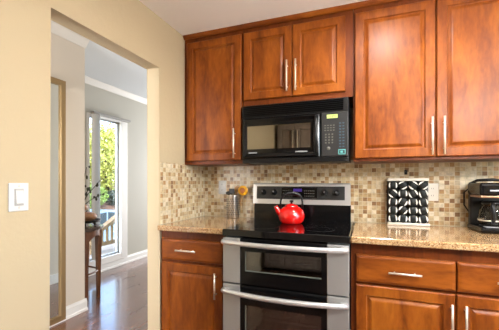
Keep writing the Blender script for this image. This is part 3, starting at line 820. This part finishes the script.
gourd('smaller brown gourd piled on top of the broad one', (px - .035, py - .035, TZ + .192), .064, (1.15, 1, .68))
# dried branch in a slim vase
vx, vy = -2.11, .09
t = thing('vase', 'slim dark vase of dried twigs on the console table', 'vase', (vx, vy, TZ))
obj('body', B().lathe([(0, .0005), (.032, .0005), (.038, .03), (.034, .08), (.018, .12), (.016, .15), (.021, .16), (.017, .16), (.013, .15), (.013, .12), (0, .05)], (vx, vy, TZ), 28), 'bowl', t)
t = thing('dried_branch', 'dried branch with dark leaves and berries rising from the vase', 'branch', (vx, vy, TZ + .05), None)
random.seed(11)
tips = []
for dx, dy, h in ((.03, .06, .62), (.10, .16, .50), (-.05, .02, .55), (.08, .05, .40), (.13, .20, .36)):
    p = [(vx, vy, TZ + .052), (vx + dx * .08, vy + dy * .08, TZ + .16), (vx + dx * .5, vy + dy * .5, TZ + .16 + (h - .16) * .45), (vx + dx * 1.3, vy + dy * 1.3, TZ + h)]
    obj('twig', B().tube(p, [.006, .0055, .0045, .003], 6), 'twig', t); tips.append(p)
for p in tips:
    for q in range(5):
        u = random.uniform(.2, 1); a, c = Vector(p[2]), Vector(p[3])
        o_ = a.lerp(c, u) + Vector((random.uniform(-.035, .035), random.uniform(-.035, .035), random.uniform(-.03, .03)))
        if q < 3: obj('leaf', B().ball(o_, .017, 1, (1, .5, 1.5)), 'leafd', t)
        else: obj('berry', B().ball(o_, .013, 2), 'twig', t)

t = thing('vertical_blind', 'white vertical blind drawn to the left of the dining window', 'blind', (-2.45, .68, .2))
obj('headrail', B().box(-2.475, -2.41, .585, 1.25, 2.092, 2.122, .003), mat('grey headrail', (150, 148, 142), .4), t)
for k in range(7):
    y = .602 + k * .012; a = math.radians(22)
    b = B(); n = 5; f = []
    for i in range(n + 1):
        u = (i / n - .5) * .065; bow = .006 * math.cos(PI * (i / n - .5))
        f.append((-2.435 + u * math.cos(a) - bow * math.sin(a), y + u * math.sin(a) * .4 + bow * math.cos(a)))
    pts = f + [(p[0] + .0012, p[1] - .0012) for p in f[::-1]]
    b.prism(pts, 'z', .20, 2.095); obj('slat', b, 'towel', t)

# ------------------------------------------------------------------ recessed downlights in the kitchen ceiling
def downlight(label, x, y, e):
    t = thing('recessed_light', label, 'ceiling light', (x, y, KC - .012), 'kitchen downlights')
    obj('trim_ring', B().lathe([(.085, KC), (.105, KC - .001), (.105, KC - .006), (.09, KC - .012), (.082, KC - .008), (.085, KC)], (x, y, 0), 36), 'white', t)
    obj('lens', B().lathe([(0, KC - .003), (.084, KC - .003), (.084, KC - .0005), (0, KC - .0005)], (x, y, 0), 32), 'lamp_disc', t)
    l = area('downlight_lamp', (x, y, KC - .014), (0, 0, 0), .16, .16, e, LAMP_COL, 172, 'DISK'); 
downlight('recessed ceiling light above the range front', .98, -.97, LAMP)
downlight('recessed ceiling light at the right end of the kitchen', 2.2, -1.6, LAMP)

GX, GY = 1.75, -1.85  # unseen globe fixture added to brighten the ceiling and room
t = thing('fill_globe', 'added opal globe fill light, out of view in the middle of the kitchen', 'ceiling light', (GX, GY, KC - .6))
obj('canopy', B().lathe([(0, KC), (.06, KC), (.06, KC - .02), (.03, KC - .03), (0, KC - .03)], (GX, GY, 0), 28), 'nickel', t)
obj('stem', B().tube([(GX, GY, KC - .03), (GX, GY, KC - .42)], .008, 10), 'nickel', t)
obj('globe', B().ball((GX, GY, KC - .52), .115, 3), 'lamp_disc', t)
for k in range(4):
    pd = bpy.data.lights.new('fill_globe_lamp', 'POINT'); pd.energy = FILL_GLOBE / 4; pd.color = LAMP_COL; pd.shadow_soft_size = .08
    po = bpy.data.objects.new('fill_globe_lamp', pd); COL.objects.link(po)
    po.location = (GX + .21 * math.cos(k * PI / 2), GY + .21 * math.sin(k * PI / 2), KC - .52)

# the pantry opposite the range (seen in the microwave door)
t = thing('pantry_cabinet', 'brown pantry cabinet opposite the range, reflected in the microwave door', 'cabinet', (.6, -3.2, 0))
obj('body', B().box(-.45, 2.2, -3.398, -2.99, .05, 2.1), 'pantry', t)
EDGES = [2.19, 1.72, 1.24, .76, .28, -.16, -.445]
for i, (xb, xa) in enumerate(zip(EDGES, EDGES[1:])):
    d = obj('door', B().panel(-xb + .008, -xa - .008, .08, 2.08, 0, .02, PROF_DOOR).spin(PI, (0, 0, 0)), 'pantry', None)
    d.parent = t
    for v in d.data.vertices: v.co += Vector((0, -2.969, 0)) - t.location
    hx = xa + .035 if i % 2 == 0 else xb - .035
    obj('handle', B().tube([(hx, -2.94, 1.15), (hx, -2.94, 2.0)], .011, 8).tube([(hx, -2.968, 1.25), (hx, -2.94, 1.25)], .006, 6).tube([(hx, -2.968, 1.9), (hx, -2.94, 1.9)], .006, 6), 'nickel', d)
